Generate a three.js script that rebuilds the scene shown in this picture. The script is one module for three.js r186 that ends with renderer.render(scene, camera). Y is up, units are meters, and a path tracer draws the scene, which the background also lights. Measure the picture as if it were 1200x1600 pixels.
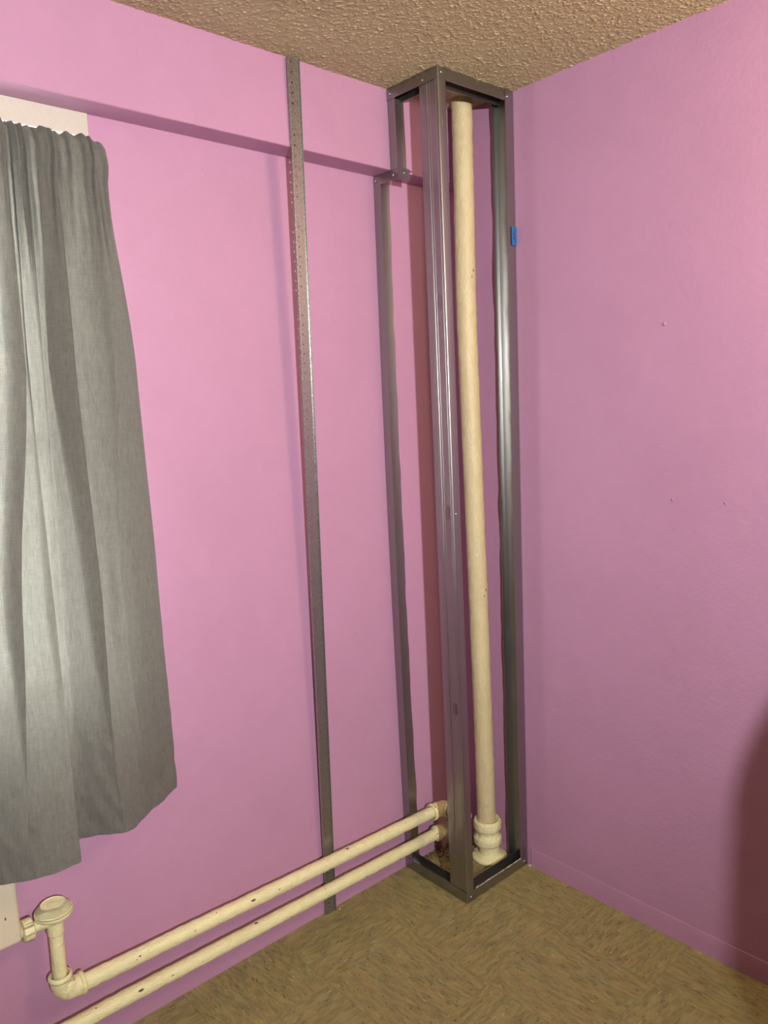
import * as THREE from 'three';
import { ImprovedNoise } from 'three/addons/math/ImprovedNoise.js';
import { RoundedBoxGeometry } from 'three/addons/geometries/RoundedBoxGeometry.js';
import { mergeGeometries, mergeVertices, toCreasedNormals } from 'three/addons/utils/BufferGeometryUtils.js';

// ------------------------------------------------------------------ camera, sky, exposure
const scene = new THREE.Scene();
const camera = new THREE.PerspectiveCamera(66.885, 0.75, 0.02, 60);
camera.position.set(-1.926, 1.53, 1.811);
camera.rotation.set(-0.13169, -0.72375, -0.04295, 'YXZ');
scene.add(camera);
scene.background = new THREE.Color().setRGB(24, 25.5, 25);      // evening sky outside the window
const renderer = new THREE.WebGLRenderer({ antialias: true });
renderer.toneMapping = THREE.LinearToneMapping;
renderer.toneMappingExposure = 1.0;
renderer.shadowMap.enabled = true;
const WORK = { pos: [-2.02, 1.79, 2.76], aim: [-0.6, 1.74, 0], r: 0.045, color: [1, 1, 1], cd: 28.8, angle: 52 };   // small round work light behind the photographer
const LANTERN = { pos: [-0.22, 2.14, 1.92], r: 0.2, color: [1, 0.77, 0.5], cd: 3.2 };  // warm paper lantern near the right wall

// ------------------------------------------------------------------ helpers
const H = 2.44, V3 = (x, y, z) => new THREE.Vector3(x, y, z);
const perlin = new ImprovedNoise();
const n3 = (x, y, z) => perlin.noise(x, y, z);
function rng(seed) { let a = seed >>> 0; return () => { a = (a + 0x6d2b79f5) | 0; let t = Math.imul(a ^ (a >>> 15), 1 | a); t = (t + Math.imul(t ^ (t >>> 7), 61 | t)) ^ t; return ((t ^ (t >>> 14)) >>> 0) / 4294967296; }; }
const used = new Map();
function numbered(name) { const k = used.get(name) || 0; used.set(name, k + 1); return k ? `${name}_${String(k).padStart(3, '0')}` : name; }
function mesh(name, geometry, material, parent) {
  const m = new THREE.Mesh(geometry, material);
  m.name = parent ? name : numbered(name); m.castShadow = m.receiveShadow = true;
  (parent || scene).add(m); return m;
}
function thing(name, label, category, pos = [0, 0, 0], group) {
  const g = new THREE.Group(); g.name = numbered(name); g.position.set(...pos); g.userData = { label, category };
  if (group) g.userData.group = group;
  scene.add(g); return g;
}
function structure(o) { o.userData.kind = 'structure'; return o; }
function merge(list) { return mergeGeometries(list.map(g => { const h = g.index ? g.toNonIndexed() : g; for (const k of Object.keys(h.attributes)) if (!['position', 'normal', 'uv'].includes(k)) h.deleteAttribute(k); return h; })); }
function box(x0, x1, y0, y1, z0, z1, r = 0.002) {                  // box between two corners, rounded edges, uv in metres
  const g = new RoundedBoxGeometry(x1 - x0, y1 - y0, z1 - z0, 2, r);
  g.translate((x0 + x1) / 2, (y0 + y1) / 2, (z0 + z1) / 2); return metreUV(g);
}
function metreUV(g) {
  const p = g.attributes.position, n = g.attributes.normal, uv = new Float32Array(p.count * 2);
  for (let i = 0; i < p.count; i++) {
    const ax = Math.abs(n.getX(i)), ay = Math.abs(n.getY(i)), az = Math.abs(n.getZ(i));
    const [u, v] = ay > ax && ay > az ? [p.getX(i), p.getZ(i)] : ax > az ? [p.getZ(i), p.getY(i)] : [p.getX(i), p.getY(i)];
    uv[2 * i] = u; uv[2 * i + 1] = v;
  }
  g.setAttribute('uv', new THREE.BufferAttribute(uv, 2)); return g;
}
function basis(A, B, U, Vd) {                                       // local x = U, y = along A-B, z = V
  const w = B.clone().sub(A).normalize();
  const u = U.clone().addScaledVector(w, -U.dot(w)).normalize();
  const v = Vd.clone().addScaledVector(w, -Vd.dot(w)).addScaledVector(u, -Vd.dot(u)).normalize();
  return new THREE.Matrix4().makeBasis(u, w, v).setPosition(A);
}
function place(g, m) {                                              // apply a basis, keeping faces outward when it mirrors
  g = g.index ? g.toNonIndexed() : g;
  g.applyMatrix4(m);
  if (m.determinant() < 0) for (const k of Object.keys(g.attributes)) {
    const a = g.attributes[k], s = a.itemSize, t = [];
    for (let i = 0; i < a.count; i += 3) for (let c = 0; c < s; c++) { t[0] = a.array[(i + 1) * s + c]; a.array[(i + 1) * s + c] = a.array[(i + 2) * s + c]; a.array[(i + 2) * s + c] = t[0]; }
  }
  return g;
}
function rounded(poly, r = 0.0022, k = 3) {                         // polyline with its inner corners bent at radius r
  const out = [poly[0]];
  for (let i = 1; i < poly.length - 1; i++) {
    const [p, q, s] = [poly[i - 1], poly[i], poly[i + 1]].map(a => new THREE.Vector2(...a));
    const a = p.clone().sub(q).normalize(), b = s.clone().sub(q).normalize();
    for (let j = 0; j <= k; j++) {
      const t = j / k, A = q.clone().addScaledVector(a, r), B = q.clone().addScaledVector(b, r);
      const x = A.multiplyScalar((1 - t) * (1 - t)).addScaledVector(q, 2 * t * (1 - t)).addScaledVector(B, t * t);
      out.push([x.x, x.y]);
    }
  }
  out.push(poly[poly.length - 1]); return out;
}
// folded sheet metal: an open profile (local x, z) of thickness t along local y from 0 to len
function sheet(profile, len, t = 0.001, seg = 1, wobble = null) {
  const P = profile.map(p => new THREE.Vector2(...p)), N = P.length, off = [];
  for (let i = 0; i < N; i++) {
    const a = P[Math.max(0, i - 1)], b = P[Math.min(N - 1, i + 1)], d = b.clone().sub(a).normalize();
    off.push(P[i].clone().add(new THREE.Vector2(-d.y, d.x).multiplyScalar(t)));
  }
  const ring = [...P, ...off.reverse()], M = ring.length, pos = [], uv = [], idx = [];
  let s = 0; const acc = ring.map((p, i) => (s += i ? p.distanceTo(ring[i - 1]) : 0));
  for (let j = 0; j <= seg; j++) for (let i = 0; i < M; i++) {
    const y = len * j / seg, w = wobble ? wobble(ring[i].x, ring[i].y, y) : [0, 0];
    pos.push(ring[i].x + w[0], y, ring[i].y + w[1]); uv.push(acc[i], y);
  }
  for (let j = 0; j < seg; j++) for (let i = 0; i < M; i++) {
    const a = j * M + i, b = j * M + (i + 1) % M, c = a + M, d = b + M; idx.push(a, b, c, b, d, c);
  }
  for (const j of [0, seg]) for (let i = 0; i < N - 1; i++) {
    const a = j * M + i, b = j * M + i + 1, c = j * M + M - 1 - i, d = j * M + M - 2 - i;
    if (j) idx.push(a, b, c, b, d, c); else idx.push(a, c, b, b, c, d);
  }
  const g = new THREE.BufferGeometry();
  g.setAttribute('position', new THREE.Float32BufferAttribute(pos, 3)); g.setAttribute('uv', new THREE.Float32BufferAttribute(uv, 2)); g.setIndex(idx);
  return toCreasedNormals(fixOutward(g), 0.62);
}
function fixOutward(g) {                                            // flips a closed surface whose volume comes out negative
  const p = g.attributes.position, I = g.index.array; let vol = 0; const a = V3(), b = V3(), c = V3();
  for (let i = 0; i < I.length; i += 3) { a.fromBufferAttribute(p, I[i]); b.fromBufferAttribute(p, I[i + 1]); c.fromBufferAttribute(p, I[i + 2]); vol += a.dot(b.cross(c)); }
  if (vol < 0) for (let i = 0; i < I.length; i += 3) { const t = I[i + 1]; I[i + 1] = I[i + 2]; I[i + 2] = t; }
  return g;
}
// flat plate with holes, local x from x0 to x1, y from 0 to len, thickness t toward +z
function plate(x0, x1, len, t, holes) {
  const s = new THREE.Shape([[x0, 0], [x1, 0], [x1, len], [x0, len]].map(p => new THREE.Vector2(...p)));
  for (const [x, y, w, h] of holes) {
    const p = new THREE.Path();
    if (!h) p.absarc(x, y, w, 0, Math.PI * 2, true);
    else { const r = w * 0.42; p.moveTo(x - w / 2, y - h / 2 + r); p.absarc(x - w / 2 + r, y + h / 2 - r, r, Math.PI, Math.PI / 2, true); p.absarc(x + w / 2 - r, y + h / 2 - r, r, Math.PI / 2, 0, true); p.absarc(x + w / 2 - r, y - h / 2 + r, r, 0, -Math.PI / 2, true); p.absarc(x - w / 2 + r, y - h / 2 + r, r, -Math.PI / 2, -Math.PI, true); }
    s.holes.push(p);
  }
  return new THREE.ExtrudeGeometry(s, { depth: t, bevelEnabled: false, curveSegments: 5 });
}
function lathe(profile, seg = 40) {                                 // turned shape, uv in metres
  const g = new THREE.LatheGeometry(profile.map(p => new THREE.Vector2(...p)), seg), uv = g.attributes.uv, around = 2 * Math.PI * Math.max(...profile.map(p => p[0])); let len = 0;
  for (let i = 1; i < profile.length; i++) len += Math.hypot(profile[i][0] - profile[i - 1][0], profile[i][1] - profile[i - 1][1]);
  for (let i = 0; i < uv.count; i++) uv.setXY(i, uv.getX(i) * around, uv.getY(i) * len);
  return g;
}
// round bar along a list of points with lumps in its paint; uv in metres
function pipe(points, r, seg, lump = 0, freq = 40, seed = 0, around = 28) {
  const curve = points.length === 2 ? new THREE.LineCurve3(...points) : new THREE.CatmullRomCurve3(points, false, 'catmullrom', 0.5);
  const g = new THREE.TubeGeometry(curve, seg, r, around, false), p = g.attributes.position, n = g.attributes.normal, L = curve.getLength(), uv = g.attributes.uv;
  for (let i = 0; i < p.count; i++) {
    const x = p.getX(i), y = p.getY(i), z = p.getZ(i);
    const k = lump * (n3(x * freq + seed, y * freq, z * freq) + 0.5 * n3(x * freq * 2.3, y * freq * 2.3 + seed, z * freq * 2.3));
    p.setXYZ(i, x + n.getX(i) * k, y + n.getY(i) * k, z + n.getZ(i) * k);
    uv.setXY(i, uv.getX(i) * L, uv.getY(i) * Math.PI * 2 * r);
  }
  if (lump) { // smooth normals again after the lumps
    const m = mergeVertices((() => { const h = g.clone(); h.deleteAttribute('normal'); h.deleteAttribute('uv'); return h; })(), 1e-6); m.computeVertexNormals();
    const key = (x, y, z) => `${Math.round(x * 1e5)},${Math.round(y * 1e5)},${Math.round(z * 1e5)}`, map = new Map(), mp = m.attributes.position, mn = m.attributes.normal;
    for (let i = 0; i < mp.count; i++) map.set(key(mp.getX(i), mp.getY(i), mp.getZ(i)), i);
    for (let i = 0; i < p.count; i++) { const j = map.get(key(p.getX(i), p.getY(i), p.getZ(i))); if (j !== undefined) n.setXYZ(i, mn.getX(j), mn.getY(j), mn.getZ(j)); }
  }
  return g;
}

// ------------------------------------------------------------------ textures (all tile; one repeat covers `size` metres)
function lattice(seed, n) { const r = rng(seed), a = new Float32Array(n * n); for (let i = 0; i < n * n; i++) a[i] = r(); return a; }
function tileNoise(seed, n) {                                       // periodic value noise on [0,1)^2 with n cells
  const a = lattice(seed, n), s = t => t * t * (3 - 2 * t);
  return (u, v) => {
    const x = ((u % 1) + 1) % 1 * n, y = ((v % 1) + 1) % 1 * n, i = Math.floor(x), j = Math.floor(y), fx = s(x - i), fy = s(y - j), i1 = (i + 1) % n, j1 = (j + 1) % n;
    return (a[j * n + i] * (1 - fx) + a[j * n + i1] * fx) * (1 - fy) + (a[j1 * n + i] * (1 - fx) + a[j1 * n + i1] * fx) * fy;
  };
}
function texture(w, h, f, size, color = false) {
  const d = new Uint8Array(w * h * 4);
  for (let y = 0; y < h; y++) for (let x = 0; x < w; x++) {
    const c = f(x / w, y / h), i = 4 * (y * w + x);
    for (let k = 0; k < 3; k++) d[i + k] = Math.max(0, Math.min(255, Math.round(255 * (Array.isArray(c) ? c[k] : c))));
    d[i + 3] = 255;
  }
  const t = new THREE.DataTexture(d, w, h);
  t.wrapS = t.wrapT = THREE.RepeatWrapping; t.magFilter = THREE.LinearFilter; t.minFilter = THREE.LinearMipmapLinearFilter; t.generateMipmaps = true;
  if (color) t.colorSpace = THREE.SRGBColorSpace;
  t.repeat.set(1 / size[0], 1 / size[1]); t.needsUpdate = true; return t;
}
const lin = (r, g, b) => new THREE.Color().setRGB(r, g, b);
const toS = c => c <= 0.0031308 ? c * 12.92 : 1.055 * Math.pow(c, 1 / 2.4) - 0.055;

// wall paint: roller stipple and slight waviness
const wa = tileNoise(1, 200), wb = tileNoise(2, 90), wc = tileNoise(3, 9), wd = tileNoise(4, 28);
const wallBump = texture(1024, 1024, (u, v) => 0.35 * wa(u, v) + 0.25 * wb(u, v) + 0.4 * wd(u, v), [1.1, 1.1]);
const wallTone = texture(512, 512, (u, v) => { const k = 1 + 0.045 * (wc(u, v) - 0.5) + 0.03 * (wd(u, v) - 0.5) + 0.02 * (wb(u, v) - 0.5); return [toS(0.45 * k), toS(0.235 * k), toS(0.36 * k)]; }, [1.7, 1.7], true);
const wallPaint = new THREE.MeshPhysicalMaterial({ map: wallTone, roughness: 0.5, bumpMap: wallBump, bumpScale: 0.0006, specularIntensity: 0.6 });
const creamPlaster = new THREE.MeshStandardMaterial({ color: lin(0.5, 0.46, 0.4), roughness: 0.6, bumpMap: wallBump, bumpScale: 0.0012 });
const whitePaint = new THREE.MeshStandardMaterial({ color: lin(0.82, 0.84, 0.8), roughness: 0.4 });
const ceilingPaint = new THREE.MeshStandardMaterial({ color: lin(0.43, 0.36, 0.205), roughness: 0.55 });

// galvanised steel
const sa = tileNoise(11, 64), sb = tileNoise(12, 23), sl = tileNoise(13, 160);
const steelRough = texture(512, 512, (u, v) => [0, 0.8 + 0.14 * (sb(u, v * 0.5) - 0.5) + 0.2 * (sl(u, v * 0.05) - 0.5), 1], [0.12, 0.8]);
const steelBump = texture(512, 512, (u, v) => 0.7 * sl(u, v * 0.025) + 0.3 * sa(u, v * 0.1), [0.1, 1.2]);
const steel = new THREE.MeshStandardMaterial({ color: lin(0.33, 0.325, 0.31), metalness: 0.96, roughness: 0.42, roughnessMap: steelRough, bumpMap: steelBump, bumpScale: 0.00004 });
const spangle = texture(512, 512, (u, v) => 0.6 * sa(u, v) + 0.4 * sl(u, v), [0.16, 0.16]);
const spangleRough = texture(256, 256, (u, v) => [0, 0.45 + 0.6 * (sa(u, v) - 0.3), 1], [0.08, 0.08]);
const spangledSteel = new THREE.MeshStandardMaterial({ color: lin(0.34, 0.335, 0.315), metalness: 0.86, roughness: 0.55, roughnessMap: spangleRough, bumpMap: spangle, bumpScale: 0.00007 });
const screwMetal = new THREE.MeshStandardMaterial({ color: lin(0.45, 0.45, 0.43), metalness: 1, roughness: 0.42 });

// old oil paint on pipes: rust-dark chips and brush wrinkles
const pa = tileNoise(21, 40), pb = tileNoise(22, 120), pc = tileNoise(23, 11);
function pipePaint(seed, base, chips, size, cover) {
  const r = rng(seed), spots = [];
  for (let i = 0; i < chips; i++) spots.push([r(), r(), 0.0012 + 0.003 * r() ** 3, 0.2 + 1.6 * r() * r()]);
  return texture(2048, 256, (u, v) => {
    let k = 1 + 0.1 * (pa(u * 2, v) - 0.5) + 0.08 * (pc(u, v) - 0.5), c = base.map(b => b * k), dark = 0;
    const st = pa(u * 3, v * 0.5) * 0.6 + pb(u, v) * 0.4; if (st > cover) dark = Math.min(1, (st - cover) * 9);
    for (const [x, y, s, e] of spots) { const dx = (u - x) * size[0], dy = (v - y) * size[1], d = Math.hypot(dx / (1 + e), dy) / s + 0.6 * (pb(u * 2, v * 2) - 0.5); if (d < 1) dark = Math.max(dark, d < 0.75 ? 1 : 0.6); }
    return c.map((q, i) => toS(q * (1 - dark) + dark * [0.09, 0.06, 0.04][i]));
  }, size, true);
}
const CREAM = [0.75, 0.7, 0.4];
const pipeBump = texture(1024, 256, (u, v) => 0.5 * pa(u * 2, v) + 0.35 * pb(u, v) + 0.3 * pc(u, v), [0.5, 0.12]);
const chippedPaint = new THREE.MeshStandardMaterial({ map: pipePaint(31, CREAM, 34, [1.37, 0.13], 0.86), roughness: 0.42, bumpMap: pipeBump, bumpScale: 0.0016 });
const creamPaint = new THREE.MeshStandardMaterial({ map: pipePaint(32, CREAM, 3, [0.5, 0.2], 0.97), roughness: 0.45, bumpMap: pipeBump, bumpScale: 0.0016 });
const wrapBump = texture(512, 1024, (u, v) => { const w = u + 0.12 * pc(u, v); return 0.55 * pa(w, v * 1.0) + 0.3 * pb(w * 0.6, v) + 0.35 * pc(w * 2, v * 3); }, [0.5, 0.22]);
const wrapPaint = new THREE.MeshStandardMaterial({ map: pipePaint(33, [0.52, 0.44, 0.255], 5, [1.0, 0.2], 0.96), roughness: 0.5, bumpMap: wrapBump, bumpScale: 0.0011 });
const radiatorPaint = new THREE.MeshStandardMaterial({ color: lin(0.62, 0.54, 0.4), roughness: 0.45, bumpMap: wallBump, bumpScale: 0.0004 });

// grey linen-look cloth: crossed slubby threads
const ca = tileNoise(41, 256), cb = tileNoise(42, 64), cc = tileNoise(43, 128);
const clothTone = texture(1024, 1024, (u, v) => { const t = 0.62 * ca(u, v * 0.09) + 0.38 * ca(v, u * 0.1 + 0.37), k = 0.8 + 0.4 * t + 0.12 * (cb(u, v * 0.2) - 0.5); return [0.135 * k, 0.129 * k, 0.111 * k].map(toS); }, [0.3, 0.3], true);
const clothBump = texture(1024, 1024, (u, v) => 0.5 * ca(u, v * 0.06) + 0.5 * ca(v, u * 0.08 + 0.37), [0.3, 0.3]);
const linen = new THREE.MeshPhysicalMaterial({ map: clothTone, bumpMap: clothBump, bumpScale: 0.0006, roughness: 0.95, transmission: 0.25, thickness: 0, side: THREE.DoubleSide });

// vinyl floor tile: brown with streaked chips along one direction
function vinyl(seed) {
  const r = rng(seed), W = 768, px = new Float32Array(W * W * 3), a = tileNoise(seed + 1, 48), b = tileNoise(seed + 2, 14), c = tileNoise(seed + 3, 130);
  for (let y = 0; y < W; y++) for (let x = 0; x < W; x++) {
    const u = x / W, v = y / W, wv = v + 0.03 * (b(u, v) - 0.5), k = 1 + 0.4 * (a(u * 0.22, wv) - 0.5) + 0.22 * (c(u * 0.35, v) - 0.5) + 0.14 * (b(u, v) - 0.5), red = 0.1 * (b(u * 0.5 + 0.3, wv + 0.4) - 0.5);
    const i = 3 * (y * W + x); px[i] = 0.25 * (k + red); px[i + 1] = 0.215 * k; px[i + 2] = 0.085 * (k - red);
  }
  const chip = (n, col, l0, l1, w0, w1) => { for (let i = 0; i < n; i++) {
    const x0 = r() * W, y0 = r() * W, L = (l0 + (l1 - l0) * r() * r()) * W / 305, w = (w0 + (w1 - w0) * r()) * W / 305, ang = (r() - 0.5) * 0.35, cs = Math.cos(ang), sn = Math.sin(ang), bend = (r() - 0.5) * 0.004, al = 0.3 + 0.55 * r();
    for (let t = -L / 2; t <= L / 2; t += 0.5) { const hw = w / 2 * Math.sqrt(Math.max(0, 1 - (2 * t / L) ** 2)); for (let s = -hw; s <= hw; s += 0.5) {
      const xx = Math.round(x0 + t * cs - s * sn), yy = Math.round(y0 + t * sn + s * cs + bend * t * t); if (xx < 0 || yy < 0 || xx >= W || yy >= W) continue;
      const k = 3 * (yy * W + xx); for (let q = 0; q < 3; q++) px[k + q] = px[k + q] * (1 - al) + col[q] * al; } } } };
  chip(120, [0.16, 0.11, 0.052], 8, 40, 0.8, 2.6); chip(80, [0.3, 0.19, 0.1], 8, 44, 1, 3); chip(40, [0.07, 0.046, 0.024], 5, 26, 0.9, 2.6); chip(13, [0.5, 0.42, 0.27], 5, 30, 0.8, 2);
  return texture(W, W, (u, v) => { const k = 3 * (Math.min(W - 1, v * W | 0) * W + Math.min(W - 1, u * W | 0)); return [toS(px[k]), toS(px[k + 1]), toS(px[k + 2])]; }, [1, 1], true);
}
const tileBump = texture(512, 512, (u, v) => 0.5 * sa(u, v) + 0.5 * wd(u, v), [0.3, 0.3]);
const vinylMats = [51, 61, 71, 81].map(s => new THREE.MeshStandardMaterial({ map: vinyl(s), roughness: 0.62 }));
const subfloor = new THREE.MeshStandardMaterial({ color: lin(0.05, 0.036, 0.022), roughness: 0.9, bumpMap: tileBump, bumpScale: 0.001 });
const dirt = new THREE.MeshStandardMaterial({ color: lin(0.085, 0.06, 0.035), roughness: 0.95 });
const plasterWhite = new THREE.MeshStandardMaterial({ color: lin(0.46, 0.43, 0.36), roughness: 0.8 });

// ------------------------------------------------------------------ the room
const X0 = -3.8, Z1 = 4.6, T = 0.12, BEAM_D = 0.078, BEAM_Y = 2.219;
{
  const WX0 = -2.72, WX1 = -1.262, WY0 = 0.86, WY1 = 2.125;
  const s = new THREE.Shape([[X0 - T, -0.1], [T, -0.1], [T, H + 0.1], [X0 - T, H + 0.1]].map(p => new THREE.Vector2(...p)));
  s.holes.push(new THREE.Path([[WX0, WY0], [WX0, WY1], [WX1, WY1], [WX1, WY0]].map(p => new THREE.Vector2(...p))));
  const g = new THREE.ExtrudeGeometry(s, { depth: T, bevelEnabled: false }); g.translate(0, 0, -T);
  const wl = structure(mesh('wall_left', metreUV(g), wallPaint));
  const speck = new THREE.IcosahedronGeometry(0.0022, 1);
  for (const [x, y] of [[-0.46, 0.85], [-0.628, 1.443], [-0.883, 2.149]]) { const m = mesh('paint_bump', speck, wallPaint, wl); m.position.set(x, y, 0.0004); m.scale.set(1, 1, 0.5); }
  const win = new THREE.Group(); win.name = 'window_1'; structure(win); scene.add(win);
  mesh('window_head', box(-2.76, -1.171, 2.166, BEAM_Y, -0.004, 0.006, 0.002), creamPlaster, win);
  mesh('window_frame', merge([box(-2.76, -1.172, WY1 - 0.02, 2.1655, -0.004, 0.014), box(WX0, WX1, WY1 - 0.05, WY1 + 0.008, -0.09, 0.012), box(WX0, WX0 + 0.05, WY0, WY1 - 0.05, -0.09, -0.02), box(WX1 - 0.05, WX1, WY0, WY1 - 0.05, -0.09, -0.02), box(WX0, WX1, WY0, WY0 + 0.06, -0.09, -0.02), box(WX0, WX1, 1.46, 1.51, -0.085, -0.03)]), whitePaint, win);
  mesh('window_pane', box(WX0 + 0.05, WX1 - 0.05, WY0 + 0.06, 1.46, -0.062, -0.058, 0.001), new THREE.MeshPhysicalMaterial({ color: 0xffffff, transmission: 1, thickness: 0, roughness: 0.02, ior: 1.5 }), win);
  mesh('window_pane', box(WX0 + 0.05, WX1 - 0.05, 1.51, WY1 - 0.05, -0.072, -0.068, 0.001), win.children[2].material, win);
  mesh('window_sill', box(WX0 - 0.03, WX1 + 0.03, WY0 - 0.03, WY0, -0.09, 0.03, 0.004), whitePaint, win);
}
structure(mesh('ceiling_beam', metreUV(new RoundedBoxGeometry(-X0, H - BEAM_Y + 0.004, BEAM_D + 0.004, 3, 0.004).translate(X0 / 2, (H + BEAM_Y + 0.004) / 2, (BEAM_D - 0.004) / 2)), wallPaint));
{
  const wr = structure(mesh('wall_right', box(0, T, -0.1, H + 0.1, 0, Z1, 0.001), wallPaint));
  const bump = new THREE.SphereGeometry(0.0048, 14, 10);
  for (const [y, z, s] of [[1.719, 0.764, 1], [1.259, 0.79, 0.8], [1.259, 0.931, 0.7]]) { const m = mesh('nail_bump', bump, wallPaint, wr); m.position.set(-0.0005, y, z); m.scale.set(0.6 * s, s, s); }
  structure(mesh('wall_behind', box(X0 - T, T, -0.1, H + 0.1, Z1, Z1 + T, 0.001), wallPaint));
  structure(mesh('wall_opposite', box(X0 - T, X0, -0.1, H + 0.1, 0, Z1, 0.001), wallPaint));
  // painted-over cove base along the right wall, slightly uneven top
  const n = 120, sh = [], L = Z1 - 0.3;
  const g = new THREE.BoxGeometry(0.004, 0.062, L, 1, 4, n); g.translate(-0.002, 0.031, 0.3 + L / 2);
  const p = g.attributes.position; for (let i = 0; i < p.count; i++) if (p.getY(i) > 0.06) { p.setY(i, p.getY(i) + 0.003 * n3(p.getZ(i) * 9, 1, 2)); if (p.getX(i) < -0.003) p.setX(i, -0.0025); }
  g.computeVertexNormals(); structure(mesh('baseboard_right', metreUV(g), wallPaint));
}
// ceiling: plaster slab, with its thrown popcorn coat modelled where the photograph looks at it
{
  const slab = structure(mesh('ceiling', box(X0 - T, T, H + 0.002, H + 0.12, -T, Z1 + T, 0.001), ceilingPaint));
  const x0 = -1.36, x1 = 0, z0 = 0.07, z1 = 1.12, st = 0.002, nx = Math.round((x1 - x0) / st), nz = Math.round((z1 - z0) / st);
  const g = new THREE.PlaneGeometry(x1 - x0, z1 - z0, nx, nz); g.rotateX(Math.PI / 2); g.translate((x0 + x1) / 2, H, (z0 + z1) / 2);
  const p = g.attributes.position;
  for (let i = 0; i < p.count; i++) {
    const x = p.getX(i), z = p.getZ(i), wx = x + 0.006 * n3(x * 60, z * 60, 3), wz = z + 0.006 * n3(x * 60, z * 60, 8);
    const a = n3(wx * 230, wz * 230, 0.5), b = n3(wx * 390, wz * 390, 4.5), c = n3(wx * 60, wz * 60, 9);
    const h = 0.07 + 0.12 * (b + c) + 1.15 * Math.max(0, a + 0.45 * b + 0.25 * c - 0.12);
    p.setY(i, H - 0.0034 * Math.max(0, Math.min(1, h)));
  }
  g.computeVertexNormals(); metreUV(g);
  const pop = mesh('popcorn_coat', g, ceilingPaint, slab); pop.userData.kind = 'stuff';
}
// floor: dark underlay with twelve-inch vinyl tiles, grain turned from tile to tile
{
  const fl = structure(mesh('floor', box(X0 - T, T, -0.12, -0.0032, -T, Z1 + T, 0.001), subfloor));
  const r = rng(5), S = 0.305, JX = -0.2025, JZ = 0.24, cache = new Map();
  for (let i = -12; i <= 0; i++) for (let j = -1; j <= 14; j++) {
    const x0 = Math.max(X0, JX + i * S), x1 = Math.min(0, JX + (i + 1) * S), z0 = Math.max(0, JZ + j * S), z1 = Math.min(Z1, JZ + (j + 1) * S);
    if (x1 - x0 < 0.01 || z1 - z0 < 0.01) continue;
    const gap = 0.0002, w = x1 - x0 - 2 * gap, d = z1 - z0 - 2 * gap, turn = ((i + j) & 1) === 0, flip = r() < 0.5, key = `${w.toFixed(3)} ${d.toFixed(3)} ${turn} ${flip}`;
    let g = cache.get(key);
    if (!g) {
      g = new THREE.ExtrudeGeometry(new THREE.Shape([[-w / 2 + 0.0005, -d / 2 + 0.0005], [w / 2 - 0.0005, -d / 2 + 0.0005], [w / 2 - 0.0005, d / 2 - 0.0005], [-w / 2 + 0.0005, d / 2 - 0.0005]].map(p => new THREE.Vector2(...p))), { depth: 0.0028, bevelEnabled: true, bevelSize: 0.0005, bevelThickness: 0.0004, bevelSegments: 1 });
      g.rotateX(-Math.PI / 2); g.translate(0, -0.0032, 0);
      const p = g.attributes.position, uv = g.attributes.uv;
      for (let k = 0; k < p.count; k++) { let u = p.getX(k) / S + 0.5, v = p.getZ(k) / S + 0.5; if (turn) [u, v] = [v, u]; if (flip) { u = 1 - u; v = 1 - v; } uv.setXY(k, u, v); }
      cache.set(key, g);
    }
    const m = mesh('floor_tile', g, vinylMats[Math.floor(r() * 4)], fl); m.position.set((x0 + x1) / 2, (r() - 0.5) * 0.0004, (z0 + z1) / 2);
  }
}

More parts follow.
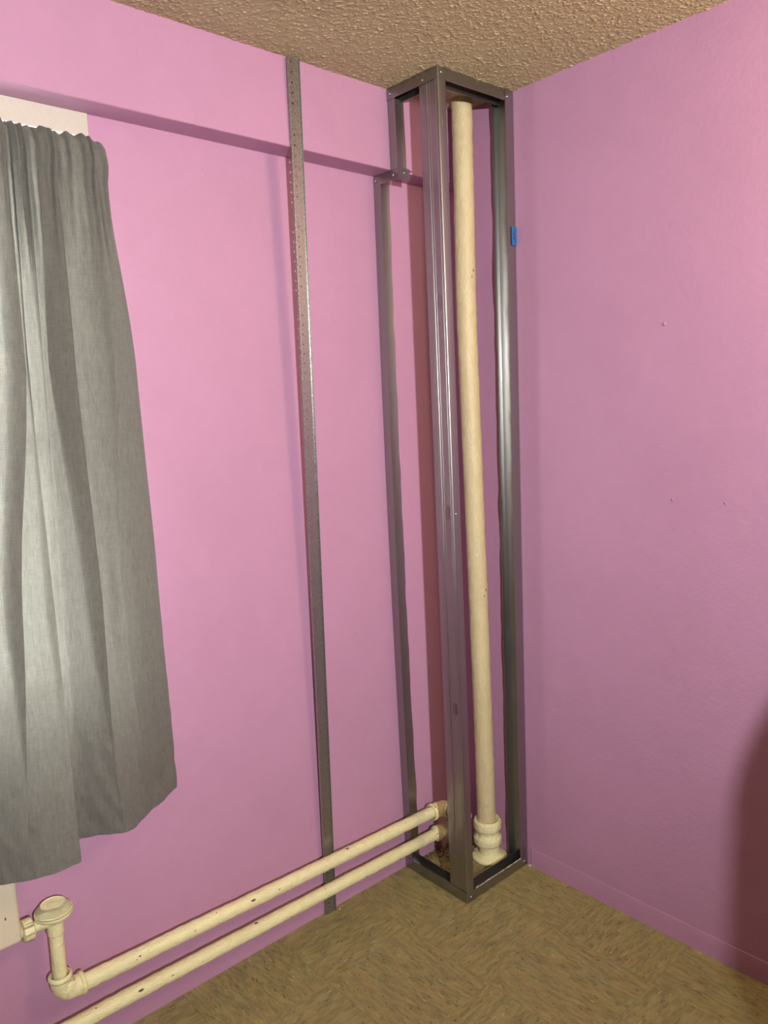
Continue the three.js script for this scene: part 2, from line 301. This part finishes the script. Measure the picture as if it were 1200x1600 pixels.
// ------------------------------------------------------------------ steel stud frame around the riser
const NT = V3(-0.3135, H - 0.001, 0.278), NB = V3(-0.3015, 0.001, 0.284), PT = V3(-0.3125, H - 0.002, 0.278), PB = V3(-0.2995, 0.002, 0.2835), LT = V3(-0.316, H - 0.001, BEAM_D + 0.001), LB = V3(-0.2945, 0.001, 0.001), RT = V3(-0.002, H - 0.001, 0.285), RB = V3(-0.002, 0.001, 0.284);
const frame = thing('stud_frame', 'galvanised steel stud frame boxing in the corner riser from floor to ceiling', 'metal frame');
{
  const X = V3(1, 0, 0), Y = V3(0, 1, 0), Z = V3(0, 0, 1), F = 0.031, W = 0.041, WIDE = 0.064, neg = v => v.clone().negate();
  const add = (name, g, A, B, U, Vd, mat = steel) => mesh(name, place(g, basis(A, B, U, Vd)), mat, frame);
  // uprights are snipped down by hand, so their free edge is wavy; bow bends a whole upright outward a little
  const wave = (y, seed) => n3(y * 6 + seed, 1, 2) + 0.45 * n3(y * 17 + seed, 3, 1);
  const snipped = (amp, seed, bow = 0, len = 1) => (u, v, y) => [bow * Math.sin(Math.PI * y / len) + Math.max(0, (u - 0.032) / 0.03) * amp * wave(y, seed), 0];
  // corner post: a C stud with service holes in its web, and a second stud beside it
  {
    const L = PT.distanceTo(PB), holes = [0.623, 1.222, 1.819].map(y => [-0.0225, y, 0.0165, 0.038]);
    const c = sheet(rounded([[F, -0.006], [F, 0], [0, 0], [0, -0.0075]]), L, 0.0009, 8);
    const d = sheet(rounded([[0, -W + 0.0075], [0, -W], [F, -W], [F, -W + 0.006]]), L, 0.0009, 8);
    const web = plate(-W + 0.007, -0.007, L, 0.0009, holes); web.rotateY(-Math.PI / 2); web.translate(0.0009, 0, 0);
    const rib = v => { const g = new THREE.CylinderGeometry(0.0011, 0.0011, L, 8, 1); g.translate(0.0004, L / 2, v); return g; };
    add('corner_stud', merge([c, d, web, rib(-0.0095), rib(-0.0345)].map(g => { const h = g.index ? g.toNonIndexed() : g; return h; })), PB, PT, X, Z);
    add('corner_stud', sheet(rounded([[W, -0.0418 - F], [W, -0.0418], [0, -0.0418], [0, -0.0418 - F], [0.006, -0.0418 - F]]), L, 0.0009, 8), PB, PT, X, Z);
  }
  // tracks on floor and ceiling
  const track = rounded([[0, 0.034], [0, 0], [W, 0], [W, 0.034]]), ceil = rounded([[0, 0.032], [0, 0], [W, 0], [W, 0.032]]);
  const out = (v, d) => v.clone().add(d);
  add('floor_track', sheet(track, LB.distanceTo(NB), 0.001, 2), out(LB, V3(-0.0012, 0, 0)), out(NB, V3(-0.0012, 0, 0)), X, Y);
  add('floor_track', sheet(track, RB.distanceTo(NB) - 0.006, 0.001, 2), out(RB, V3(0, 0, 0)), out(NB, V3(0.002, 0, 0)), neg(Z), Y);
  add('ceiling_track', sheet(ceil, LT.distanceTo(NT), 0.001, 2), out(LT, V3(-0.0012, 0, 0)), out(NT, V3(-0.0012, 0, 0)), X, neg(Y));
  add('ceiling_track', sheet(ceil, RT.distanceTo(NT) - 0.017, 0.001, 2), out(RT, V3(-0.01, 0, -0.0012)), out(NT, V3(0.003, 0, -0.0012)), neg(Z), neg(Y));
  // uprights on the walls: bent angles, their cut edges wavy
  const SY = BEAM_Y, step = V3(-0.3125, SY - 0.001, 0.001);
  const angle = rounded([[0, F], [0, 0], [0.032, 0], [0.05, 0], [0.0615, 0.0016]]);
  add('wall_track', sheet(angle, SY - 0.004, 0.001, 110, snipped(0.0065, 3, -0.008, SY)), LB, V3(-0.3125, SY - 0.003, 0.001), X, Z);
  add('wall_track', sheet(angle, H - SY + 0.002, 0.001, 20, snipped(0.005, 9)), V3(-0.3135, SY - 0.003, BEAM_D + 0.002), LT.clone().setY(H - 0.002), X, Z);
  add('wall_track', sheet(rounded([[0, 0.037], [0, 0], [0.028, 0], [0.031, 0.0012], [0.034, 0], [WIDE, 0], [WIDE, 0.006], [WIDE, 0.021]], 0.0012), H - 0.004, 0.001, 120, (u, v, y) => [0, u > WIDE - 0.003 && v > 0.004 ? ((v - 0.004) / 0.017) * 0.006 * wave(y, 5) : 0]), RB.clone().setY(0.003), RT.clone().setY(H - 0.002), neg(Z), neg(X));
  // step under the beam
  const br = sheet(rounded([[0, 0.029], [0, 0], [0.045, 0], [0.0585, 0.0015]]), BEAM_D + 0.03, 0.001, 4);
  add('step_bracket', merge([place(br, basis(step, step.clone().add(V3(0, 0, BEAM_D + 0.03)), X, neg(Y))), place(sheet([[0.003, 0], [0.0445, 0]], 0.031, 0.001, 1), basis(V3(step.x, SY - 0.03, BEAM_D + 0.031), V3(step.x, SY + 0.001, BEAM_D + 0.031), X, Z))]), V3(0, 0, 0), V3(0, 1, 0), X, Z);
  // self-tapping screws
  const head = lathe([[0.0001, 0.0024], [0.002, 0.0022], [0.0036, 0.0014], [0.0042, 0], [0.0042, -0.001]], 14);
  const screw = (x, y, z, side) => { const m = mesh('screw', head, screwMetal, frame); m.position.set(x, y, z); if (side === 'x') m.rotation.z = Math.PI / 2; else m.rotation.x = Math.PI / 2; };
  screw(-0.3185, 2.422, 0.092, 'x'); screw(-0.3145, 2.418, 0.222, 'x'); screw(-0.301, 2.423, 0.2805, 'z'); screw(-0.03, 2.418, 0.2865, 'z');
  screw(-0.3145, 2.203, 0.012, 'x'); screw(-0.3145, 2.202, 0.09, 'x'); screw(-0.288, 2.207, BEAM_D + 0.0325, 'z');
  screw(-0.286, 0.018, 0.2862, 'z'); screw(-0.022, 0.02, 0.2862, 'z'); screw(-0.297, 1.22, 0.2822, 'z');
  const clip = mesh('metal_burr', box(-0.3035, -0.3015, 2.285, 2.303, 0.279, 0.2815, 0.0006), screwMetal, frame);
  // dried plaster drips on the lip of the right floor track
  const pts = []; for (let i = 0; i <= 16; i++) { const t = i / 16; pts.push(V3(-0.262 + 0.225 * t, 0.0355 + 0.0015 * n3(t * 9, 1, 1), 0.2845)); }
  const drip = pipe(pts, 0.0013, 110, 0.0022, 220, 4, 10); mesh('plaster_drip', drip, plasterWhite, frame).userData.label = 'dried white plaster smear on the track lip';
}

// ------------------------------------------------------------------ leaning perforated steel strip
{
  const A = V3(-0.643, 0.001, 0.0145), B = V3(-0.6705, H - 0.006, 0.0945), L = A.distanceTo(B), W = 0.0335;
  const t = thing('perforated_strip', 'long perforated galvanised steel strip leaning against the beam, floor to ceiling', 'metal strip', A.toArray());
  const holes = [];
  for (let k = -1; k < 11; k++) for (let j = 0; j < 7; j++) {
    const y = 2.247 - 0.2286 * k - 0.0254 * j; if (y < 0.02 || y > L - 0.006) continue;
    holes.push([0.0098, y, 0.0026]); if (j === 1 || j === 4) holes.push([0.0066, y - 0.0127, 0.0014]);
  }
  const web = plate(0.002, W - 0.002, L, 0.001, holes); web.translate(0, 0, -0.001);
  const back = sheet(rounded([[0, -0.0075], [0, 0], [0.0025, 0]], 0.0016), L, -0.001, 12);
  const fore = sheet(rounded([[W - 0.0025, -0.001], [W, -0.001], [W, 0.005]], 0.0016), L, 0.001, 12);
  const M = basis(V3(0, 0, 0), B.clone().sub(A), V3(1, 0, 0), V3(0, 0, 1));
  mesh('face', metreUV(place(web, M)), spangledSteel, t); mesh('wall_leg', place(back, M), spangledSteel, t); mesh('front_lip', place(fore, M), spangledSteel, t);
}

// ------------------------------------------------------------------ riser in the corner
{
  const t = thing('riser_pipe', 'thick cream painted riser pipe standing inside the metal corner frame', 'pipe', [-0.058, 0, 0.165]);
  const pts = [[-0.0045, 0.1, -0.005], [-0.006, 0.5, -0.007], [-0.016, 1.2, -0.010], [-0.026, 1.8, -0.012], [-0.021, 2.2, -0.014], [-0.019, H - 0.001, -0.015]].map(p => V3(...p));
  mesh('wrapped_pipe', pipe(pts, 0.0312, 620, 0.0012, 26, 7, 48), wrapPaint, t);
  const lump = (g, k, f) => { const p = g.attributes.position; for (let i = 0; i < p.count; i++) { const x = p.getX(i), y = p.getY(i), z = p.getZ(i), r = Math.hypot(x, z) || 1, d = k * n3(x * f, y * f, z * f); p.setXYZ(i, x + d * x / r, y + d * 0.6, z + d * z / r); } g.computeVertexNormals(); return g; };
  mesh('coupling', lump(lathe([[0.027, 0.125], [0.033, 0.129], [0.04, 0.136], [0.044, 0.134], [0.0465, 0.127], [0.0465, 0.108], [0.044, 0.1], [0.0395, 0.096], [0.039, 0.086], [0.0405, 0.08], [0.0455, 0.076], [0.047, 0.069], [0.0465, 0.053], [0.043, 0.047], [0.035, 0.045]], 56), 0.0028, 75).translate(-0.004, 0.006, -0.003), creamPaint, t);
  mesh('pipe_stub', lump(lathe([[0.034, 0.056], [0.034, 0.02], [0.036, 0.008]], 48), 0.0015, 60), creamPaint, t);
  mesh('floor_flange', lump(lathe([[0.034, 0.021], [0.04, 0.0185], [0.05, 0.0145], [0.0575, 0.0105], [0.0595, 0.0075], [0.0595, 0.003], [0.057, 0.0015], [0.034, 0.001]], 56), 0.0024, 55).translate(0.0, 0, 0.0), creamPaint, t);
}

// ------------------------------------------------------------------ heating pipes along the left wall
{
  const Zp = 0.056, t = thing('heating_pipe', 'upper chipped cream heating pipe with elbow and radiator valve along the pink wall', 'pipe', [-1.432, 0, Zp]);
  const P = (x, y, z = Zp) => V3(x + 1.432, y, z - Zp);
  const yAt = x => 0.184 + 0.036 * Math.min(1, (-0.226 - x) / 1.178);
  const run = []; for (let i = 0; i <= 12; i++) { const x = -1.40 + 1.21 * i / 12; run.push(P(x, yAt(x) + (i > 0 && i < 12 ? 0.0015 * n3(i * 1.7, 2, 2) : 0))); }
  mesh('pipe_run', pipe(run, 0.0192, 600, 0.001, 50, 3), chippedPaint, t);
  // elbow in the corner, turning out from the wall
  const arc = [[-0.215, 0], [-0.195, 0.001], [-0.18, 0.006], [-0.170, 0.016], [-0.166, 0.03]].map(([x, dz]) => P(x, 0.1835, Zp + dz));
  mesh('elbow', pipe(arc, 0.0255, 40, 0.0015, 70, 5), chippedPaint, t);
  const ring = (c, axis, r, len) => { const g = lathe([[r * 0.8, -len / 2], [r, -len / 2 + 0.002], [r * 1.02, 0], [r, len / 2 - 0.002], [r * 0.8, len / 2]], 32); g.applyQuaternion(new THREE.Quaternion().setFromUnitVectors(V3(0, 1, 0), axis)); g.translate(c.x, c.y, c.z); return g; };
  mesh('elbow_collar', ring(P(-0.215, 0.1835), V3(1, 0, 0), 0.0275, 0.014), chippedPaint, t);
  mesh('branch_pipe', pipe([P(-0.166, 0.1835, Zp + 0.028), P(-0.16, 0.183, Zp + 0.11)], 0.0192, 20, 0.0008, 60, 8), chippedPaint, t);
  // elbow below the valve
  const e = [[-1.435, 0.262], [-1.434, 0.245], [-1.428, 0.231], [-1.414, 0.2225], [-1.392, 0.2215]].map(([x, y]) => P(x, y));
  mesh('elbow', pipe(e, 0.0235, 40, 0.0014, 70, 6), creamPaint, t);
  mesh('elbow_collar', ring(P(-1.389, 0.2215), V3(1, -0.02, 0).normalize(), 0.0262, 0.013), creamPaint, t);
  mesh('elbow_collar', ring(P(-1.435, 0.263), V3(0, 1, 0), 0.0262, 0.013), creamPaint, t);
  mesh('elbow_boss', metreUV(new THREE.SphereGeometry(0.0245, 24, 18).translate(...P(-1.424, 0.234).toArray())), creamPaint, t);
  mesh('valve_riser', pipe([P(-1.435, 0.255), P(-1.434, 0.385)], 0.0158, 60, 0.0006, 50, 2), creamPaint, t);
  // valve: body, flat octagonal bonnet cap, union nut to the radiator
  const body = lathe([[0.0165, 0.37], [0.0185, 0.374], [0.019, 0.40], [0.022, 0.408], [0.03, 0.414], [0.038, 0.418], [0.0405, 0.421]], 36); body.translate(-0.002, 0, 0);
  mesh('valve_body', body, creamPaint, t);
  const cap = merge([lathe([[0.0001, 0.4175], [0.038, 0.418], [0.0415, 0.4205], [0.0425, 0.424], [0.0425, 0.428], [0.041, 0.4305], [0.0385, 0.4315]], 40), new THREE.CylinderGeometry(0.0285, 0.0405, 0.0125, 8, 1).translate(0, 0.4375, 0).toNonIndexed(), lathe([[0.029, 0.4436], [0.0275, 0.4458], [0.0255, 0.4458], [0.024, 0.443], [0.014, 0.4425], [0.0115, 0.445], [0.0001, 0.4455]], 32)]); cap.translate(-0.002, 0.0, 0);
  mesh('bonnet_cap', metreUV(cap), creamPaint, t);
  const stub = pipe([P(-1.435, 0.406), P(-1.52, 0.412)], 0.0125, 20, 0.0004, 60, 3);
  mesh('union_stub', stub, creamPaint, t);
  const nut = new THREE.CylinderGeometry(0.0225, 0.0225, 0.019, 6, 1); nut.rotateX(0); const bead = lathe([[0.015, -0.0135], [0.0195, -0.012], [0.0215, -0.0095], [0.0215, 0.0095], [0.0195, 0.012], [0.015, 0.0135]], 30);
  const un = merge([nut.toNonIndexed(), bead]); un.rotateZ(Math.PI / 2); un.scale(1, 1.12, 1.12).translate(...P(-1.493, 0.41).toArray());
  mesh('union_nut', metreUV(un), creamPaint, t);

  const Z2 = 0.056, lo = thing('return_pipe', 'lower chipped cream heating pipe running just above the brown floor', 'pipe', [-1.432, 0, Z2]);
  const Q = (x, y, z = Z2) => V3(x + 1.432, y, z - Z2), run2 = [];
  for (let i = 0; i <= 16; i++) { const x = -3.1 + 2.91 * i / 16; run2.push(Q(x, 0.1 + 0.027 * (-0.175 - x) / 1.22 * (x < -1.4 ? 0.9 : 1) + 0.0015 * n3(i * 2.3, 5, 2))); }
  mesh('pipe_run', pipe(run2, 0.0186, 800, 0.001, 50, 13), chippedPaint, lo);
  const arc2 = [[-0.205, 0], [-0.185, 0.001], [-0.165, 0.006], [-0.15, 0.018], [-0.145, 0.034]].map(([x, dz]) => Q(x, 0.101, Z2 + dz));
  mesh('elbow', pipe(arc2, 0.0235, 40, 0.0012, 70, 15), chippedPaint, lo);
  mesh('elbow_collar', (() => { const g = lathe([[0.018, -0.007], [0.0255, -0.005], [0.026, 0], [0.0255, 0.005], [0.018, 0.007]], 30); g.rotateZ(Math.PI / 2); g.translate(...Q(-0.2, 0.1005).toArray()); return g; })(), chippedPaint, lo);
}

// ------------------------------------------------------------------ radiator cabinet under the window
{
  const t = thing('radiator', 'cream painted radiator casing below the grey curtain', 'radiator', [-2.1, 0.408, 0.008]);
  mesh('casing', box(-0.52, 0.588, 0.0, 0.36, 0.0, 0.085, 0.011), radiatorPaint, t);
  for (let i = 0; i < 9; i++) mesh('grille_slot', box(-0.45 + i * 0.1, -0.38 + i * 0.1, 0.3, 0.306, 0.0835, 0.0865, 0.001), dirt, t);
  mesh('paint_chip', box(0.556, 0.5588, 0.068, 0.0745, 0.0835, 0.0856, 0.0006), dirt, t);
}

// ------------------------------------------------------------------ curtain on its rod
{
  const t = thing('curtain', 'grey linen-look curtain gathered on a rod pocket, hanging over the window', 'curtain', [-1.9, 0, 0]);
  // plan of the folds (x, z) at four heights; the same index is the same place in the cloth
  const left = z => { const o = []; for (let i = 0; i < 8; i++) { const x = -2.75 + i * 0.148; o.push([x, z - 0.02], [x + 0.055, z + 0.03], [x + 0.07, z + 0.035], [x + 0.058, z + 0.005]); } return o; };
  const top = [...left(0.082), [-1.52, 0.082], [-1.46, 0.09], [-1.40, 0.102], [-1.385, 0.1], [-1.408, 0.088], [-1.395, 0.08], [-1.378, 0.084], [-1.37, 0.088], [-1.372, 0.086], [-1.368, 0.084], [-1.352, 0.094], [-1.342, 0.092], [-1.36, 0.083], [-1.345, 0.076], [-1.318, 0.09], [-1.292, 0.1], [-1.284, 0.096], [-1.322, 0.084], [-1.3, 0.076], [-1.262, 0.086], [-1.215, 0.1], [-1.203, 0.096], [-1.243, 0.082], [-1.222, 0.074], [-1.195, 0.08], [-1.168, 0.078]];
  const high = [...left(0.1), [-1.55, 0.1], [-1.48, 0.112], [-1.412, 0.126], [-1.396, 0.123], [-1.428, 0.108], [-1.41, 0.1], [-1.396, 0.106], [-1.386, 0.112], [-1.389, 0.108], [-1.384, 0.104], [-1.365, 0.11], [-1.355, 0.111], [-1.358, 0.107], [-1.352, 0.104], [-1.33, 0.114], [-1.304, 0.126], [-1.296, 0.122], [-1.343, 0.108], [-1.318, 0.098], [-1.272, 0.104], [-1.216, 0.116], [-1.206, 0.112], [-1.234, 0.1], [-1.215, 0.092], [-1.18, 0.094], [-1.143, 0.09]];
  const mid = [...left(0.13), [-1.575, 0.12], [-1.53, 0.138], [-1.475, 0.158], [-1.462, 0.156], [-1.49, 0.14], [-1.475, 0.136], [-1.43, 0.15], [-1.402, 0.158], [-1.397, 0.153], [-1.409, 0.136], [-1.39, 0.126], [-1.375, 0.13], [-1.374, 0.127], [-1.366, 0.124], [-1.335, 0.138], [-1.302, 0.15], [-1.293, 0.146], [-1.328, 0.13], [-1.3, 0.116], [-1.268, 0.116], [-1.243, 0.12], [-1.234, 0.117], [-1.243, 0.108], [-1.225, 0.102], [-1.185, 0.1], [-1.134, 0.09]];
  const hem = [...left(0.16), [-1.575, 0.166], [-1.553, 0.173], [-1.524, 0.189], [-1.51, 0.195], [-1.498, 0.2], [-1.484, 0.205], [-1.45, 0.208], [-1.416, 0.206], [-1.407, 0.196], [-1.4, 0.168], [-1.394, 0.14], [-1.386, 0.12], [-1.376, 0.115], [-1.362, 0.119], [-1.34, 0.13], [-1.316, 0.147], [-1.302, 0.156], [-1.29, 0.16], [-1.276, 0.16], [-1.258, 0.15], [-1.238, 0.136], [-1.222, 0.124], [-1.203, 0.11], [-1.185, 0.1], [-1.155, 0.086], [-1.119, 0.074]];
  const rows = [[2.03, top], [1.65, high], [1.15, mid], [0.602, hem]].map(([y, p]) => [y, new THREE.CatmullRomCurve3(p.map(([x, z]) => V3(x, 0, z)), false, 'catmullrom', 0.5)]);
  const nu = 900, nv = 260, TOP = 2.142, BOT = 0.602, POCK = 2.055, pos = [], uv = [], idx = [], nTop = top.length - 1;
  const sm = (a, b, x) => { const k = Math.max(0, Math.min(1, (x - a) / (b - a))); return k * k * (3 - 2 * k); };
  let run = 0, last = null;
  for (let i = 0; i <= nu; i++) {
    const s = i / nu, c = rows.map(r => r[1].getPoint(s));
    if (last) run += last.distanceTo(c[2]); last = c[2];
    const straight = -2.74 + (2.74 - 1.172) * s;
    for (let j = 0; j <= nv; j++) {
      const q = j / nv, y = BOT + (TOP - BOT) * q;                                        // q = 0 at the hem
      let x, z;
      if (y >= 2.03) { x = c[0].x; z = c[0].z; }
      else { const k = y > 1.65 ? 0 : y > 1.15 ? 1 : 2, t = (rows[k][0] - y) / (rows[k][0] - rows[k + 1][0]), e = t * t * (3 - 2 * t) * 0.5 + t * 0.5; x = c[k].x + (c[k + 1].x - c[k].x) * e; z = c[k].z + (c[k + 1].z - c[k].z) * e; }
      const g1 = Math.sin(s * 330 + 3 * n3(s * 22, 1, 1)) * 0.5 + n3(s * 190, y * 3, 2), up = sm(1.8, 2.07, y);   // gathers of the pocket
      z += (0.009 * g1 + 0.004 * n3(x * 150, y * 14, 5) * sm(2.0, 2.08, y)) * up;
      x += 0.003 * n3(s * 130, y * 5, 7) * up;
      if (y > POCK - 0.02) { const k = (y - POCK) / (TOP - POCK); z = Math.max(z, 0.072 + 0.003 * g1) + 0.006 * Math.sin(Math.PI * Math.min(1, Math.max(0, k) * 1.35)) - 0.014 * sm(0.8, 1, k); }
      z += 0.0035 * n3(x * 18, y * 2.1, 3) + 0.0012 * n3(x * 55, y * 7, 8);               // soft buckles
      const wr = sm(0.35, 0.0, q); z += 0.006 * wr * n3(x * 40 + y * 12, y * 22, 4);       // creases near the hem
      if (y < BOT + 0.082 && y > BOT + 0.072) z -= 0.0012;                                 // hem stitching
      let yy = y; if (j > nv - 3) yy += 0.0028 * Math.sin(x * 230 + 3 * n3(x * 20, 2, 2)) + 0.003 * n3(x * 120, 3, 3);
      pos.push(x + 1.9, yy + 0.012 * sm(0.965, 1, s) * (1 - q) - 0.008 * sm(0.99, 1, s) * sm(0.93, 1, q), z); uv.push(run, y);
    }
  }
  for (let i = 0; i < nu; i++) for (let j = 0; j < nv; j++) { const a = i * (nv + 1) + j, b = a + nv + 1; idx.push(a, b, a + 1, b, b + 1, a + 1); }
  const g = new THREE.BufferGeometry(); g.setAttribute('position', new THREE.Float32BufferAttribute(pos, 3)); g.setAttribute('uv', new THREE.Float32BufferAttribute(uv, 2)); g.setIndex(idx); g.computeVertexNormals();
  mesh('cloth', g, linen, t);
  const rod = new THREE.CylinderGeometry(0.008, 0.008, 1.54, 14); rod.rotateZ(Math.PI / 2); rod.translate(-0.06, 2.098, 0.054); mesh('rod', rod, whitePaint, t);
}

// ------------------------------------------------------------------ small things
{
  // scrap of blue tape with a marker scribble on the right upright
  const cv = document.createElement('canvas'); cv.width = 96; cv.height = 192; const c = cv.getContext('2d');
  c.fillStyle = '#1d5f9c'; c.fillRect(0, 0, 96, 192); c.strokeStyle = '#0d2a55'; c.lineWidth = 9; c.lineCap = 'round'; c.beginPath(); c.moveTo(58, 30); c.lineTo(52, 88); c.lineTo(66, 110); c.moveTo(60, 92); c.lineTo(30, 128); c.moveTo(50, 120); c.lineTo(72, 160); c.moveTo(30, 70); c.lineTo(52, 84); c.stroke();
  const tx = new THREE.CanvasTexture(cv); tx.colorSpace = THREE.SRGBColorSpace;
  const g = new THREE.BoxGeometry(0.0235, 0.054, 0.0006, 6, 8, 1), p = g.attributes.position;
  for (let i = 0; i < p.count; i++) p.setZ(i, p.getZ(i) + 0.0006 * n3(p.getX(i) * 160, p.getY(i) * 120, 2));
  g.computeVertexNormals();
  const tape = mesh('masking_tape', g, new THREE.MeshStandardMaterial({ map: tx, roughness: 0.6 })); tape.position.set(-0.0118, 2.027, 0.2872);
  tape.userData = { label: 'small scrap of blue masking tape stuck on the right upright', category: 'tape' };
}
{
  // crumbled plaster and dirt on the floor inside the frame
  const r = rng(17), parts = [], white = [];
  const chunk = s => { const g = new THREE.IcosahedronGeometry(s, 0), p = g.attributes.position; for (let i = 0; i < p.count; i++) { const k = 1 + 0.5 * n3(p.getX(i) * 300, p.getY(i) * 300, p.getZ(i) * 300 + s * 999); p.setXYZ(i, p.getX(i) * k, p.getY(i) * k * 0.55, p.getZ(i) * k); } g.computeVertexNormals(); g.rotateY(r() * 6); return g; };
  for (let i = 0; i < 420; i++) { const s = 0.0012 + 0.004 * r() * r(), back = r() < 0.55, x = back ? -0.235 + 0.215 * r() : -0.24 + 0.215 * r(), z = back ? 0.008 + 0.045 * r() * r() : 0.012 + 0.205 * r(); if (Math.hypot(x + 0.058, z - 0.165) < 0.062) continue; const g = chunk(s); g.translate(x, s * 0.4, z); parts.push(g); }
  const d = mesh('plaster_debris', merge(parts), dirt); d.userData = { label: 'brown crumbs of plaster and dirt on the floor inside the metal frame', category: 'debris', kind: 'stuff' };
  const chipGeo = (s) => { const g = chunk(s); return g; };
  const c1 = mesh('paint_chip', chipGeo(0.006), plasterWhite); c1.position.set(-0.006, 0.003, 0.297); c1.userData = { label: 'white paint chip on the floor at the right foot of the frame', category: 'debris' };
  const c2 = mesh('paint_chip', chipGeo(0.004), plasterWhite); c2.position.set(-0.598, 0.002, 0.022); c2.userData = { label: 'white paint chip on the floor beside the leaning strip', category: 'debris' };
  const c3 = mesh('paint_chip', chipGeo(0.007), plasterWhite); c3.position.set(-0.235, 0.004, 0.228); c3.userData = { label: 'white paint chip between the corner post and the riser flange', category: 'debris' };
}

// ------------------------------------------------------------------ outside the picture: the two lamps and the cabinet that shades the right wall
{
  const [x, y, z] = WORK.pos, black = new THREE.MeshStandardMaterial({ color: lin(0.03, 0.03, 0.03), roughness: 0.5, metalness: 0.3 });
  const t = thing('work_light', 'small round work light on a black tripod pole behind the photographer', 'lamp', [x, 0, z]);
  const d = V3(...WORK.aim).sub(V3(...WORK.pos)).normalize(), turn = new THREE.Quaternion().setFromUnitVectors(V3(0, 1, 0), d);
  mesh('base', lathe([[0.0001, 0.022], [0.1, 0.02], [0.13, 0.012], [0.135, 0], [0.0001, 0]], 40), black, t);
  mesh('pole', new THREE.CylinderGeometry(0.011, 0.011, y - 0.08, 16).translate(0, 0.02 + (y - 0.08) / 2, 0).translate(-d.x * 0.05, 0, -d.z * 0.05), black, t);
  const head = mesh('lamp_head', lathe([[0.0001, -0.075], [0.03, -0.072], [0.05, -0.03], [0.054, 0], [0.05, 0], [0.046, -0.012], [0.0001, -0.012]], 36), black, t); head.quaternion.copy(turn); head.position.set(0, y, 0);
  const lens = mesh('lens', new THREE.CylinderGeometry(WORK.r, WORK.r, 0.004, 32).translate(0, -0.008, 0), new THREE.MeshStandardMaterial({ color: 0xffffff, emissive: lin(...WORK.color), emissiveIntensity: 60, roughness: 0.4 }), t); lens.quaternion.copy(turn); lens.position.set(0, y, 0);
  const l = new THREE.SpotLight(lin(...WORK.color), WORK.cd, 0, THREE.MathUtils.degToRad(WORK.angle), 1, 2); l.position.set(d.x * 0.01, y + d.y * 0.01, d.z * 0.01); l.target.position.set(WORK.aim[0] - x, WORK.aim[1], WORK.aim[2] - z); t.add(l, l.target);
  l.castShadow = true; l.shadow.radius = WORK.r / 0.02; l.shadow.mapSize.set(2048, 2048); l.shadow.bias = -0.0005;
}
{
  const [x, y, z] = LANTERN.pos;
  const t = thing('pendant_lantern', 'round warm paper lantern hanging from the ceiling near the right wall', 'lamp', [x, y, z]);
  const shade = mesh('shade', new THREE.SphereGeometry(LANTERN.r, 40, 28), new THREE.MeshStandardMaterial({ color: 0xfff2dc, emissive: lin(...LANTERN.color), emissiveIntensity: 2.2, roughness: 0.9 }), t); shade.castShadow = false;
  mesh('cord', new THREE.CylinderGeometry(0.003, 0.003, H - y - LANTERN.r, 8).translate(0, (H - y + LANTERN.r) / 2, 0), new THREE.MeshStandardMaterial({ color: 0x222222 }), t);
  const l = new THREE.PointLight(lin(...LANTERN.color), LANTERN.cd, 0, 2); l.castShadow = true; l.shadow.radius = LANTERN.r / 0.02; l.shadow.bias = -0.0005; t.add(l);
}
{
  const cloth = new THREE.MeshStandardMaterial({ color: lin(0.07, 0.05, 0.04), roughness: 0.95 }), wood = new THREE.MeshStandardMaterial({ color: lin(0.16, 0.085, 0.045), roughness: 0.5 });
  const t = thing('padded_headboard', 'brown padded headboard with rounded corners standing off the right wall', 'headboard', [-0.812, 0, 1.683]);
  t.rotation.y = -Math.atan2(0.754, 0.657);
  const w = 0.9, h = 1.4, r = 0.44, sh = new THREE.Shape(); sh.moveTo(0, 0.12); sh.lineTo(0.01, h - r); sh.absarc(r + 0.01, h - r, r, Math.PI, Math.PI / 2, true); sh.absarc(w - r, h - r, r, Math.PI / 2, 0, true); sh.lineTo(w, 0.12);
  mesh('panel', new THREE.ExtrudeGeometry(sh, { depth: 0.06, bevelEnabled: true, bevelSize: 0.012, bevelThickness: 0.012, bevelSegments: 3, curveSegments: 24 }).translate(0, 0, -0.03), cloth, t);
  for (const x of [0.08, w - 0.08]) mesh('leg', new THREE.CylinderGeometry(0.025, 0.018, 0.14, 16).translate(x, 0.07, 0), wood, t);
}

renderer.render(scene, camera);
